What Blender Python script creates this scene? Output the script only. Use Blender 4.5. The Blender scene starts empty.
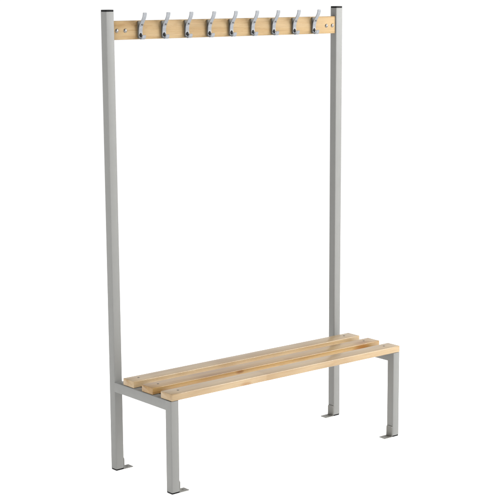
import bpy, bmesh, math, random
from mathutils import Vector, Matrix
random.seed(7)
S = bpy.context.scene
COL = S.collection

# ------------------------------------------------------------------ dimensions (metres)
T = .0363            # square tube
L = 1.1979           # overall length
D = .3708            # front face of the posts (front face of the legs is y = 0)
ZR = .3618           # top of the side rails
HR = .0397           # rail height
ZS = ZR + .0012      # underside of the slats
STH = .0265          # slat thickness
SW = .0715           # slat width
H = 1.8
SPL, SPR = .0036, .0030      # posts lean outwards a few millimetres
ZB, HB, YB = 1.6868, .0712, .3759

# ------------------------------------------------------------------ node helpers
def mat(name):
    m = bpy.data.materials.new(name); m.use_nodes = True
    nt = m.node_tree; nt.nodes.clear()
    out = nt.nodes.new('ShaderNodeOutputMaterial')
    b = nt.nodes.new('ShaderNodeBsdfPrincipled')
    nt.links.new(b.outputs[0], out.inputs[0])
    return m, nt, b
def node(nt, t, **kw):
    n = nt.nodes.new(t)
    for k, v in kw.items(): setattr(n, k, v)
    return n
def coords(nt, scale, loc=(0, 0, 0), rot=(0, 0, 0)):
    tc = node(nt, 'ShaderNodeTexCoord'); mp = node(nt, 'ShaderNodeMapping')
    mp.inputs['Scale'].default_value = scale; mp.inputs['Location'].default_value = loc
    mp.inputs['Rotation'].default_value = rot
    nt.links.new(tc.outputs['Object'], mp.inputs[0]); return mp.outputs[0]
def noise(nt, vec, scale=1, detail=3, rough=.55, dist=0):
    n = node(nt, 'ShaderNodeTexNoise')
    n.inputs['Scale'].default_value = scale; n.inputs['Detail'].default_value = detail
    n.inputs['Roughness'].default_value = rough; n.inputs['Distortion'].default_value = dist
    nt.links.new(vec, n.inputs['Vector']); return n.outputs['Fac']
def ramp(nt, fac, stops):
    r = node(nt, 'ShaderNodeValToRGB'); e = r.color_ramp.elements
    while len(e) < len(stops): e.new(.5)
    for el, (p, c) in zip(e, stops):
        el.position = p; el.color = (*c, 1) if len(c) == 3 else c
    nt.links.new(fac, r.inputs[0]); return r.outputs[0]
def g(v): return (v, v, v)
def mixc(nt, a, b, fac, mode='MIX'):
    m = node(nt, 'ShaderNodeMix', data_type='RGBA', blend_type=mode)
    for i, s in ((6, a), (7, b)):
        if isinstance(s, tuple): m.inputs[i].default_value = (*s, 1)
        else: nt.links.new(s, m.inputs[i])
    if isinstance(fac, (int, float)): m.inputs[0].default_value = fac
    else: nt.links.new(fac, m.inputs[0])
    return m.outputs[2]
def bump(nt, b, h, strength, dist):
    n = node(nt, 'ShaderNodeBump'); n.inputs['Strength'].default_value = strength
    n.inputs['Distance'].default_value = dist
    nt.links.new(h, n.inputs['Height']); nt.links.new(n.outputs[0], b.inputs['Normal'])

# ------------------------------------------------------------------ materials
def paint(name, col, rough=.42, spec=.4):
    m, nt, b = mat(name)
    v = coords(nt, (1, 1, 1))
    mott = noise(nt, v, 9, 4)
    c = mixc(nt, tuple(x * .95 for x in col), tuple(x * 1.05 for x in col), mott)
    nt.links.new(c, b.inputs['Base Color'])
    r = ramp(nt, noise(nt, v, 40, 3), [(.3, g(rough - .06)), (.7, g(rough + .06))])
    nt.links.new(r, b.inputs['Roughness'])
    b.inputs['Specular IOR Level'].default_value = spec
    bump(nt, b, noise(nt, v, 900, 2), .10, .0004)      # orange peel of the powder coat
    return m
GREY = paint('grey_powder_coat', (.187, .187, .178))

def wood(name, light, mid, dark, off, knot=None, figure=.0, gloss=1.0, staves=None):
    """Pale varnished timber, grain along X."""
    m, nt, b = mat(name)
    broad = noise(nt, coords(nt, (1.6, 26, 30), off), 1, 3, .5, .6)
    fine = noise(nt, coords(nt, (7, 420, 420), off), 1, 4, .6)
    wave = noise(nt, coords(nt, (5.5, 70, 60), off), 1, 3, .6, 1.4)
    fleck = noise(nt, coords(nt, (55, 700, 700), off), 1, 2, .5)
    c = ramp(nt, broad, [(.30, dark), (.47, mid), (.68, light)])
    c = mixc(nt, c, ramp(nt, fine, [(.3, g(.80)), (.55, g(1.0)), (.8, g(1.06))]), .75, 'MULTIPLY')
    c = mixc(nt, c, ramp(nt, wave, [(.34, (.87, .80, .70)), (.46, g(1.0)), (.62, g(1.0)), (.72, (1.06, 1.03, 1.0))]), .55 + figure, 'MULTIPLY')
    c = mixc(nt, c, ramp(nt, fleck, [(.60, g(1.0)), (.72, (.70, .56, .44))]), .35, 'MULTIPLY')
    # stave joints of the lamination: tone steps along the length
    tc = node(nt, 'ShaderNodeTexCoord'); sx = node(nt, 'ShaderNodeSeparateXYZ')
    nt.links.new(tc.outputs['Object'], sx.inputs[0])
    tone = noise(nt, coords(nt, (5.0, .1, .1), off), 1, 1, .4)
    c = mixc(nt, c, ramp(nt, tone, [(.30, (.84, .78, .70)), (.5, g(1.0)), (.72, (1.05, 1.05, 1.06))]), .95, 'MULTIPLY')
    if staves:
        mx = node(nt, 'ShaderNodeMath', operation='DIVIDE'); mx.inputs[1].default_value = L
        nt.links.new(sx.outputs['X'], mx.inputs[0])
        c = mixc(nt, c, ramp(nt, mx.outputs[0], staves), 1.0, 'MULTIPLY')
    if knot:
        for (kx, ky, kz, r, col) in knot:
            mp = coords(nt, (1 / (r * 2.6), 1 / r, 1 / r), (-kx / (r * 2.6), -ky / r, -kz / r))
            ln = node(nt, 'ShaderNodeVectorMath', operation='LENGTH')
            wob = node(nt, 'ShaderNodeMixRGB'); wob.inputs[0].default_value = .25
            nz = node(nt, 'ShaderNodeTexNoise'); nz.inputs['Scale'].default_value = 2.2
            nt.links.new(mp, nz.inputs[0]); nt.links.new(mp, wob.inputs[1]); nt.links.new(nz.outputs['Color'], wob.inputs[2])
            nt.links.new(wob.outputs[0], ln.inputs[0])
            f = ramp(nt, ln.outputs['Value'], [(.15, g(1)), (.45, g(.75)), (.8, g(0))])
            c = mixc(nt, c, col, f, 'MULTIPLY')
    nt.links.new(c, b.inputs['Base Color'])
    rr = ramp(nt, fine, [(.3, g(.60 - .20*gloss)), (.7, g(.54 - .20*gloss))])
    nt.links.new(rr, b.inputs['Roughness'])
    b.inputs['Specular IOR Level'].default_value = .18 + .17*gloss
    b.inputs['Coat Weight'].default_value = .30 * gloss
    b.inputs['Coat Roughness'].default_value = .14
    bump(nt, b, fine, .12, .0005)
    return m
def W(k, col): return tuple(k * x for x in col)
A = (.378, .275, .155); B = (.345, .240, .122); C = (.292, .187, .084)
WOOD_FRONT = wood('pale_slat_timber', W(1.0, A), W(.95, A), W(.95, B), (.0, .3, .1),
                  knot=[(.365, 0, ZS + .006, .012, (.80, .64, .46))],
                  staves=[(0, g(1)), (.384, (1.03, 1.02, 1.02)), (.388, (.92, .87, .79)), (.52, (1, .98, .95)), (1, (.98, .96, .92))])
WOOD_MID = wood('amber_slat_timber', (.345, .226, .092), (.305, .184, .066), (.250, .140, .044), (3.1, 1.7, .4),
                knot=[(1.10, .122, ZS + .014, .020, (.72, .50, .29)), (1.125, .150, ZS + STH, .020, (.70, .54, .40)),
                      (.432, .120, ZS + .020, .009, (.62, .44, .27)), (.70, .135, ZS + STH, .012, (.84, .72, .58))], figure=.15)
WOOD_REAR = wood('sandy_slat_timber', W(.95, A), W(.95, B), C, (6.2, 4.1, 2.2))
WOOD_RAIL = wood('hook_rail_timber', (.350, .250, .132), (.330, .228, .112), (.292, .188, .082), (9.4, 2.2, 5.7), figure=.2, gloss=0)

def plain(name, col, rough, metal=0., spec=.5, var=.08, sc=60):
    m, nt, b = mat(name)
    v = coords(nt, (1, 1, 1))
    c = mixc(nt, tuple(x * (1 - var) for x in col), tuple(x * (1 + var) for x in col), noise(nt, v, sc, 3))
    nt.links.new(c, b.inputs['Base Color'])
    b.inputs['Roughness'].default_value = rough; b.inputs['Metallic'].default_value = metal
    b.inputs['Specular IOR Level'].default_value = spec
    bump(nt, b, noise(nt, v, 700, 2), .08, .0003)
    return m
SHADE = paint('gap_shade_steel', (.085, .074, .058), .5, .25)  # grey steel darkened to brown: shade between the slats put into the colour
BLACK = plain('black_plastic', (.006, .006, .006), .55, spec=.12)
ALU = plain('satin_aluminium', (.202, .211, .224), .34, metal=.22)
PLATE = plain('shaded_aluminium', (.085, .077, .062), .5, metal=.1)  # dark tint paints in the hook's shadow along its left edge
ZINC = plain('zinc_plated_steel', (.20, .19, .18), .30, metal=.7)
DULL = plain('dull_screw_steel', (.075, .069, .062), .45, metal=.5)
BRK = plain('bracket_steel', (.168, .165, .150), .42, metal=.15)

# ------------------------------------------------------------------ mesh helpers
def link(name, bm, m, parent=None, loc=(0, 0, 0), smooth=35):
    bmesh.ops.recalc_face_normals(bm, faces=bm.faces)
    me = bpy.data.meshes.new(name); bm.to_mesh(me); bm.free()
    me.materials.append(m)
    me.shade_smooth()
    if smooth: me.set_sharp_from_angle(angle=math.radians(smooth))
    o = bpy.data.objects.new(name, me); COL.objects.link(o)
    o.location = loc
    if parent: o.parent = parent
    return o
def rounded(w, h, r, n=4):
    """rounded rectangle outline centred on 0"""
    pts = []
    for cx, cy, a0 in ((w/2-r, h/2-r, 0), (-w/2+r, h/2-r, 90), (-w/2+r, -h/2+r, 180), (w/2-r, -h/2+r, 270)):
        for i in range(n + 1):
            a = math.radians(a0 + 90 * i / n)
            pts.append((cx + r*math.cos(a), cy + r*math.sin(a)))
    return pts
def prism(bm, outline, stations, axis):
    """sweep a 2D outline along an axis; stations = [(pos, inset, shift)]"""
    rings = []
    xs = [p[0] for p in outline]; ys = [p[1] for p in outline]
    hw, hh = max(xs), max(ys)
    for pos, ins, sh in stations:
        ring = []
        for a, b_ in outline:
            a2, b2 = a * (hw - ins) / hw + sh[0], b_ * (hh - ins) / hh + sh[1]
            co = {'z': (a2, b2, pos), 'x': (pos, a2, b2), 'y': (a2, pos, b2)}[axis]
            ring.append(bm.verts.new(co))
        rings.append(ring)
    n = len(outline)
    for r0, r1 in zip(rings, rings[1:]):
        for i in range(n):
            bm.faces.new((r0[i], r0[(i+1) % n], r1[(i+1) % n], r1[i]))
    bm.faces.new(list(reversed(rings[0]))); bm.faces.new(rings[-1])
def dome(bm, r, h, axis='y', seg=20, rings=5, sx=1, sz=1, flat=.0):
    """low round head pointing to -y (or +z)"""
    prev = None
    for k in range(rings + 1):
        a = math.pi/2 * k / rings
        rr, hh = r*math.cos(a), h*math.sin(a)
        if k == rings:
            co = (0, -h, 0) if axis == 'y' else (0, 0, h)
            top = bm.verts.new(co)
            for i in range(seg): bm.faces.new((prev[i], prev[(i+1) % seg], top))
            break
        ring = []
        for i in range(seg):
            t = 2*math.pi*i/seg
            co = (rr*sx*math.cos(t), -hh, rr*sz*math.sin(t)) if axis == 'y' else (rr*sx*math.cos(t), rr*sz*math.sin(t), hh)
            ring.append(bm.verts.new(co))
        if prev:
            for i in range(seg): bm.faces.new((prev[i], prev[(i+1) % seg], ring[(i+1) % seg], ring[i]))
        else:
            bm.faces.new(list(reversed(ring)))
        prev = ring
def copy_tree(o, parent, loc):
    c = o.copy(); COL.objects.link(c); c.parent = parent; c.location = loc
    for ch in o.children:
        copy_tree(ch, c, ch.location)
    return c

# ------------------------------------------------------------------ the floor
def floor_z(x, y):
    # the sheet lies a few millimetres out of true under the far end of the bench
    fx = min(max(x / L, 0), 1); fy = min(max(y / D, 0), 1)
    return fx * (-.0055 * (1 - fy) + .0045 * fy)
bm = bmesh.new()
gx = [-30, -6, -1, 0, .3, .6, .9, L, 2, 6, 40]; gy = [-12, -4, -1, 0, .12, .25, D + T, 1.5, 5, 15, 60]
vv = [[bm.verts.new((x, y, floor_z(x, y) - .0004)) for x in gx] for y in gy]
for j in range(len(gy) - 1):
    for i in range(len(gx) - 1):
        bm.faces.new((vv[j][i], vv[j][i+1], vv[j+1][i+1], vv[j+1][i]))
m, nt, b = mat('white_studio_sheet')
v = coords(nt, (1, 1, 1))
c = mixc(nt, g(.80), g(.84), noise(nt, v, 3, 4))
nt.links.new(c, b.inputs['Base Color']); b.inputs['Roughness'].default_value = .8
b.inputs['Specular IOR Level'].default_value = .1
b.inputs['Emission Color'].default_value = (1, 1, 1, 1); b.inputs['Emission Strength'].default_value = .66   # added glow, keeps the sheet white and washes out contact shadows
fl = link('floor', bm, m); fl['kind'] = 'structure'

# ------------------------------------------------------------------ the bench
bench = bpy.data.objects.new('cloakroom_bench', None); COL.objects.link(bench)
bench.empty_display_size = .1
bench['label'] = 'grey steel cloakroom bench with slatted wooden seat and wooden coat hook rail overhead'
bench['category'] = 'bench'

tube = rounded(T, T, .0030, 4)
FOOT = .0062                                # black plastic plug showing below the tube
def post(x, lean, zf):
    bm = bmesh.new()
    prism(bm, tube, [(zf + FOOT, 0, (0, 0)), (ZR, 0, (0, 0)), (H - .0075, 0, (lean, 0))], 'z')
    o = link('post', bm, GREY, bench, (x + T/2, D + T/2, 0))
    bm = bmesh.new()
    prism(bm, tube, [(H - .0075, .0004, (lean, 0)), (H - .0012, .0002, (lean, 0)), (H, .0016, (lean, 0))], 'z')
    link('end_cap', bm, BLACK, o)
    foot(o, zf)
    return o
def foot(o, zf):
    bm = bmesh.new()
    prism(bm, tube, [(zf, .0016, (0, 0)), (zf + .001, .0008, (0, 0)), (zf + FOOT, .0006, (0, 0))], 'z')
    link('foot_cap', bm, BLACK, o)
def bracket(o, sgn, zf):
    """L-shaped fixing bracket on the inner face, foot flange on the floor"""
    bm = bmesh.new()
    th = .0028; w = T - .002; hgt = .047
    r = .007; pts = [(-w/2, zf)]
    pts += [(w/2, zf)]
    for i in range(6):
        a = math.radians(90 * i / 5); pts.append((w/2 - r + r*math.cos(a), zf + hgt - r + r*math.sin(a)))
    for i in range(6):
        a = math.radians(90 + 90 * i / 5); pts.append((-w/2 + r + r*math.cos(a), zf + hgt - r + r*math.sin(a)))
    x0, x1 = T/2 + .0002, T/2 + .0002 + th
    f0 = [bm.verts.new((sgn*x0, y, z)) for y, z in pts]; f1 = [bm.verts.new((sgn*x1, y, z)) for y, z in pts]
    n = len(pts)
    for i in range(n): bm.faces.new((f0[i], f0[(i+1) % n], f1[(i+1) % n], f1[i]))
    bm.faces.new(f0); bm.faces.new(list(reversed(f1)))
    # flange, with a bolt hole
    fl_ = .0415; xa, xb = x1, x1 + fl_
    cx, hr_ = (xa + xb)/2 + .002, .0042
    outer = [(xa, -w/2), (xb - .004, -w/2), (xb, -w/2 + .004), (xb, w/2 - .004), (xb - .004, w/2), (xa, w/2)]
    N = 24
    def ray(a):     # square ring matched to a round hole
        dx, dy = math.cos(a), math.sin(a)
        k = 1e9
        if dx > 1e-6: k = min(k, (xb - cx)/dx)
        if dx < -1e-6: k = min(k, (xa - cx)/dx)
        if dy > 1e-6: k = min(k, (w/2)/dy)
        if dy < -1e-6: k = min(k, (-w/2)/dy)
        return (cx + k*dx, k*dy)
    corner = [math.atan2(sy*w/2, ex - cx) for ex in (xa, xb) for sy in (-1, 1)]
    angs = sorted([2*math.pi*i/N - math.pi for i in range(N)] + corner)
    rows = []
    for z in (zf, zf + th):
        rows.append(([bm.verts.new((sgn*ray(a)[0], ray(a)[1], z)) for a in angs],
                     [bm.verts.new((sgn*(cx + hr_*math.cos(a)), hr_*math.sin(a), z)) for a in angs]))
    n = len(angs)
    for i in range(n):
        j = (i+1) % n
        for ou, inn in rows: bm.faces.new((ou[i], ou[j], inn[j], inn[i]))
        bm.faces.new((rows[0][0][i], rows[0][0][j], rows[1][0][j], rows[1][0][i]))
        bm.faces.new((rows[0][1][i], rows[0][1][j], rows[1][1][j], rows[1][1][i]))
    link('floor_bracket', bm, BRK, o)
def leg(x, zf):
    bm = bmesh.new()
    prism(bm, tube, [(zf + FOOT, 0, (0, 0)), (ZR - .0006, 0, (0, 0))], 'z')
    o = link('leg', bm, GREY, bench, (x + T/2, T/2, 0))
    foot(o, zf); return o

for x, lean, sg in ((0, -SPL, 1), (L - T, SPR, -1)):
    z0, z1 = floor_z(x, 0), floor_z(x, D)
    p = post(x, lean, z1); bracket(p, sg, z1)
    l = leg(x, z0); bracket(l, sg, z0)
    bm = bmesh.new()
    rail = rounded(T, HR, .0030, 4)
    prism(bm, rail, [(T - .0030, 0, (0, 0)), (D + .0030, 0, (0, 0))], 'y')
    link('side_rail', bm, GREY, bench, (x + T/2, 0, ZR - HR/2))

    # flat bar along the inner side of the rail: the slats are screwed to it
    bm = bmesh.new()
    prism(bm, rounded(.042, .0030, .0008, 2), [(.018, .0004, (0, 0)), (.0186, 0, (0, 0)), (D - .004, 0, (0, 0))], 'y')
    link('slat_support', bm, SHADE, bench, (x + T/2 + sg*(T/2 + .0212), 0, ZR - .0021))

# ---- seat slats
def slat(y, m, label, ds):
    bm = bmesh.new()
    out = rounded(SW, STH, .0026, 4)
    x0, x1 = .0030, L - .0030
    st = [(x0, .0010, (0, 0)), (x0 + .0004, .0003, (0, 0)), (x0 + .0012, 0, (0, 0))]
    k = 24
    for i in range(1, k):
        st.append((x0 + (x1 - x0)*i/k, 0, (random.uniform(-.0002, .0002), random.uniform(-.0001, .0001))))
    st += [(x1 - .0016, 0, (0, 0)), (x1 - .0005, .0004, (0, 0)), (x1, .0013, (0, 0))]
    prism(bm, out, st, 'x')
    for v_ in bm.verts: v_.co += Vector((0, y + SW/2, ZS + STH/2))
    o = link('seat_slat', bm, m, bench, smooth=50)
    o['label'] = label
    for sx in (ds, L - .058):
        bm = bmesh.new()
        dome(bm, .0052, .0009, 'z', 18, 3)
        link('screw', bm, DULL, o, (sx, y + SW/2 + .004, ZS + STH - .0001))
    return o
slat(-.0034, WOOD_FRONT, 'front seat slat, palest timber', .0600)
slat(.1198, WOOD_MID, 'middle seat slat, darker amber timber with a knot', .0566)
slat(.2438, WOOD_REAR, 'rear seat slat, against the posts', .0530)

# ---- hook rail
bm = bmesh.new()
bt = .022
out = rounded(bt, HB, .0018, 3)
x0, x1 = T - SPL*.97, L - T + SPR*.97
prism(bm, out, [(x0 + .0004, .0003, (0, 0)), (x0 + .001, 0, (0, 0))] + [(x0 + (x1-x0)*i/16, 0, (0, 0)) for i in range(1, 16)] +
      [(x1 - .001, 0, (0, 0)), (x1 - .0004, .0003, (0, 0))], 'x')
for v_ in bm.verts: v_.co += Vector((0, YB + bt/2, ZB + HB/2))
hr = link('hook_rail', bm, WOOD_RAIL, bench, smooth=50)
hr['label'] = 'pale wooden rail across the top carrying the hooks'
for bx, bz in ((.0474, 1.7212), (.0858, 1.7206), (1.1138, 1.7190), (1.1475, 1.7195)):
    bm = bmesh.new()
    dome(bm, .0078, .0042, 'y', 24, 6)
    link('bolt', bm, ZINC, hr, (bx, YB, bz))

# ---- coat hooks: bent strip, lower lip, back plate, screws
HW = .0172
def spline(pts, n=6):
    P = [Vector(p) for p in pts]; P = [2*P[0]-P[1]] + P + [2*P[-1]-P[-2]]; out = []
    for i in range(1, len(P)-2):
        for k in range(n):
            t = k/n; a, b_, c_, d_ = P[i-1:i+3]
            out.append(.5*((2*b_) + (c_-a)*t + (2*a-5*b_+4*c_-d_)*t*t + (3*b_-a-3*c_+d_)*t**3))
    out.append(P[-2]); return out
def strip(bm, prof, th, w):
    c = spline(prof); n = len(c); loops = []
    for i, p in enumerate(c):
        tg = (c[min(i+1, n-1)] - c[max(i-1, 0)]).normalized(); nr = Vector((-tg.y, tg.x))
        a, b_ = p + nr*th/2, p - nr*th/2
        e = .0007                                     # eased edges
        ww = w/2 - (.0022 if i in (0, n-1) else 0)
        ring = [(-ww, a*(1-.2)+b_*.2), (-ww+e, a), (ww-e, a), (ww, a*.8+b_*.2), (ww, a*.2+b_*.8), (ww-e, b_), (-ww+e, b_), (-ww, a*.2+b_*.8)]
        loops.append([bm.verts.new((x, -q.x, q.y)) for x, q in ring])
    for r0, r1 in zip(loops, loops[1:]):
        for i in range(8): bm.faces.new((r0[i], r0[(i+1) % 8], r1[(i+1) % 8], r1[i]))
    bm.faces.new(loops[0]); bm.faces.new(list(reversed(loops[-1])))
# (forward, height above the rail's top edge)
PROF = [(.0395, .0300), (.0385, .0215), (.0335, .0095), (.0243, -.0035), (.0160, -.0150), (.0108, -.0265),
        (.0088, -.0400), (.0088, -.0540), (.0106, -.0640), (.0170, -.0694), (.0245, -.0688), (.0300, -.0640), (.0322, -.0545)]
bm = bmesh.new(); strip(bm, PROF, .0036, HW)
ZT = ZB + HB
HX = [.1505 + (1.0377 - .1505)*i/8 for i in range(9)]
hook = link('coat_hook', bm, ALU, bench, (HX[0], YB, ZT))
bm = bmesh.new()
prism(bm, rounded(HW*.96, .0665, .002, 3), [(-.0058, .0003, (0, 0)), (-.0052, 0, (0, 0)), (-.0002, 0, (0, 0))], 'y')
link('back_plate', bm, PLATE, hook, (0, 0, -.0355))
bm = bmesh.new(); dome(bm, .0050, .0014, 'y', 18, 4, 1, 1.1)
s = link('screw', bm, DULL, hook, (.0022, -.0186, -.0155)); s.rotation_euler.x = math.radians(-32)
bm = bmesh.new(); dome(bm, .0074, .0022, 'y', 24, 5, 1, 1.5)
link('lip_shade_oval', bm, BLACK, hook, (-.0004, -.0104, -.0580))  # added black oval, stands in for shade inside the hook's lower curve
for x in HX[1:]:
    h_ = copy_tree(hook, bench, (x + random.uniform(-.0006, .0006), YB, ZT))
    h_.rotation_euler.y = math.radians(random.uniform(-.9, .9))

# ------------------------------------------------------------------ light: white studio, soft boxes
w = bpy.data.worlds.new('World'); S.world = w; w.use_nodes = True
nt = w.node_tree; nt.nodes.clear()
out = nt.nodes.new('ShaderNodeOutputWorld'); bg = nt.nodes.new('ShaderNodeBackground')
nt.links.new(bg.outputs[0], out.inputs[0])
tc = node(nt, 'ShaderNodeTexCoord'); sep = node(nt, 'ShaderNodeSeparateXYZ')
nt.links.new(tc.outputs['Generated'], sep.inputs[0])
# white cove behind the bench, dim studio on the photographer's side
mr = node(nt, 'ShaderNodeMapRange'); mr.inputs['From Min'].default_value = -.25; mr.inputs['From Max'].default_value = .35
mr.inputs['To Min'].default_value = .36; mr.inputs['To Max'].default_value = 1.06
nt.links.new(sep.outputs['Y'], mr.inputs[0])
bg.inputs['Color'].default_value = (1, 1, 1, 1)
# the studio ceiling overhead is dim too
mz = node(nt, 'ShaderNodeMapRange'); mz.inputs['From Min'].default_value = .30; mz.inputs['From Max'].default_value = .75
mz.inputs['To Min'].default_value = 1.0; mz.inputs['To Max'].default_value = .42
nt.links.new(sep.outputs['Z'], mz.inputs[0])
mu = node(nt, 'ShaderNodeMath', operation='MULTIPLY')
nt.links.new(mr.outputs[0], mu.inputs[0]); nt.links.new(mz.outputs[0], mu.inputs[1])
nt.links.new(mu.outputs[0], bg.inputs['Strength'])

def softbox(name, loc, target, sx, sy, power, col=(1, 1, 1)):
    li = bpy.data.lights.new(name, 'AREA'); li.shape = 'RECTANGLE'; li.size = sx; li.size_y = sy
    li.energy = power; li.color = col
    o = bpy.data.objects.new(name, li); COL.objects.link(o); o.location = loc
    o.rotation_euler = (Vector(target) - Vector(loc)).to_track_quat('-Z', 'Y').to_euler()
softbox('key_softbox', (4.3, -3.3, 3.3), (.6, .2, .9), 3.6, 3.0, 640)
softbox('side_softbox', (-2.4, -.2, 1.3), (0, .25, .9), 1.2, 2.2, 42)

# ------------------------------------------------------------------ camera
f, cx, cy = 1501.966, 258.440, 253.124
yaw, pitch, roll = -.69071, -.17627, -.00406
fw = Vector((-math.sin(yaw)*math.cos(pitch), math.cos(yaw)*math.cos(pitch), math.sin(pitch)))
rt = Vector((math.cos(yaw), math.sin(yaw), 0)); up = rt.cross(fw)
c_, s_ = math.cos(roll), math.sin(roll)
rt, up = rt*c_ + up*s_, -rt*s_ + up*c_
cam = bpy.data.cameras.new('camera'); co = bpy.data.objects.new('camera', cam); COL.objects.link(co)
Mx = Matrix((rt, up, -fw)).transposed().to_4x4(); Mx.translation = Vector((-3.19307, -4.37855, 1.88708))
co.matrix_world = Mx
cam.sensor_width = 36; cam.lens = f / 500 * 36
cam.shift_x = (250 - cx) / 500; cam.shift_y = (cy - 250) / 500
cam.clip_start = .1; cam.clip_end = 300
S.camera = co

S.render.resolution_x = S.render.resolution_y = 1024
S.view_settings.view_transform = 'Standard'; S.view_settings.look = 'None'
S.view_settings.exposure = 0; S.view_settings.gamma = 1
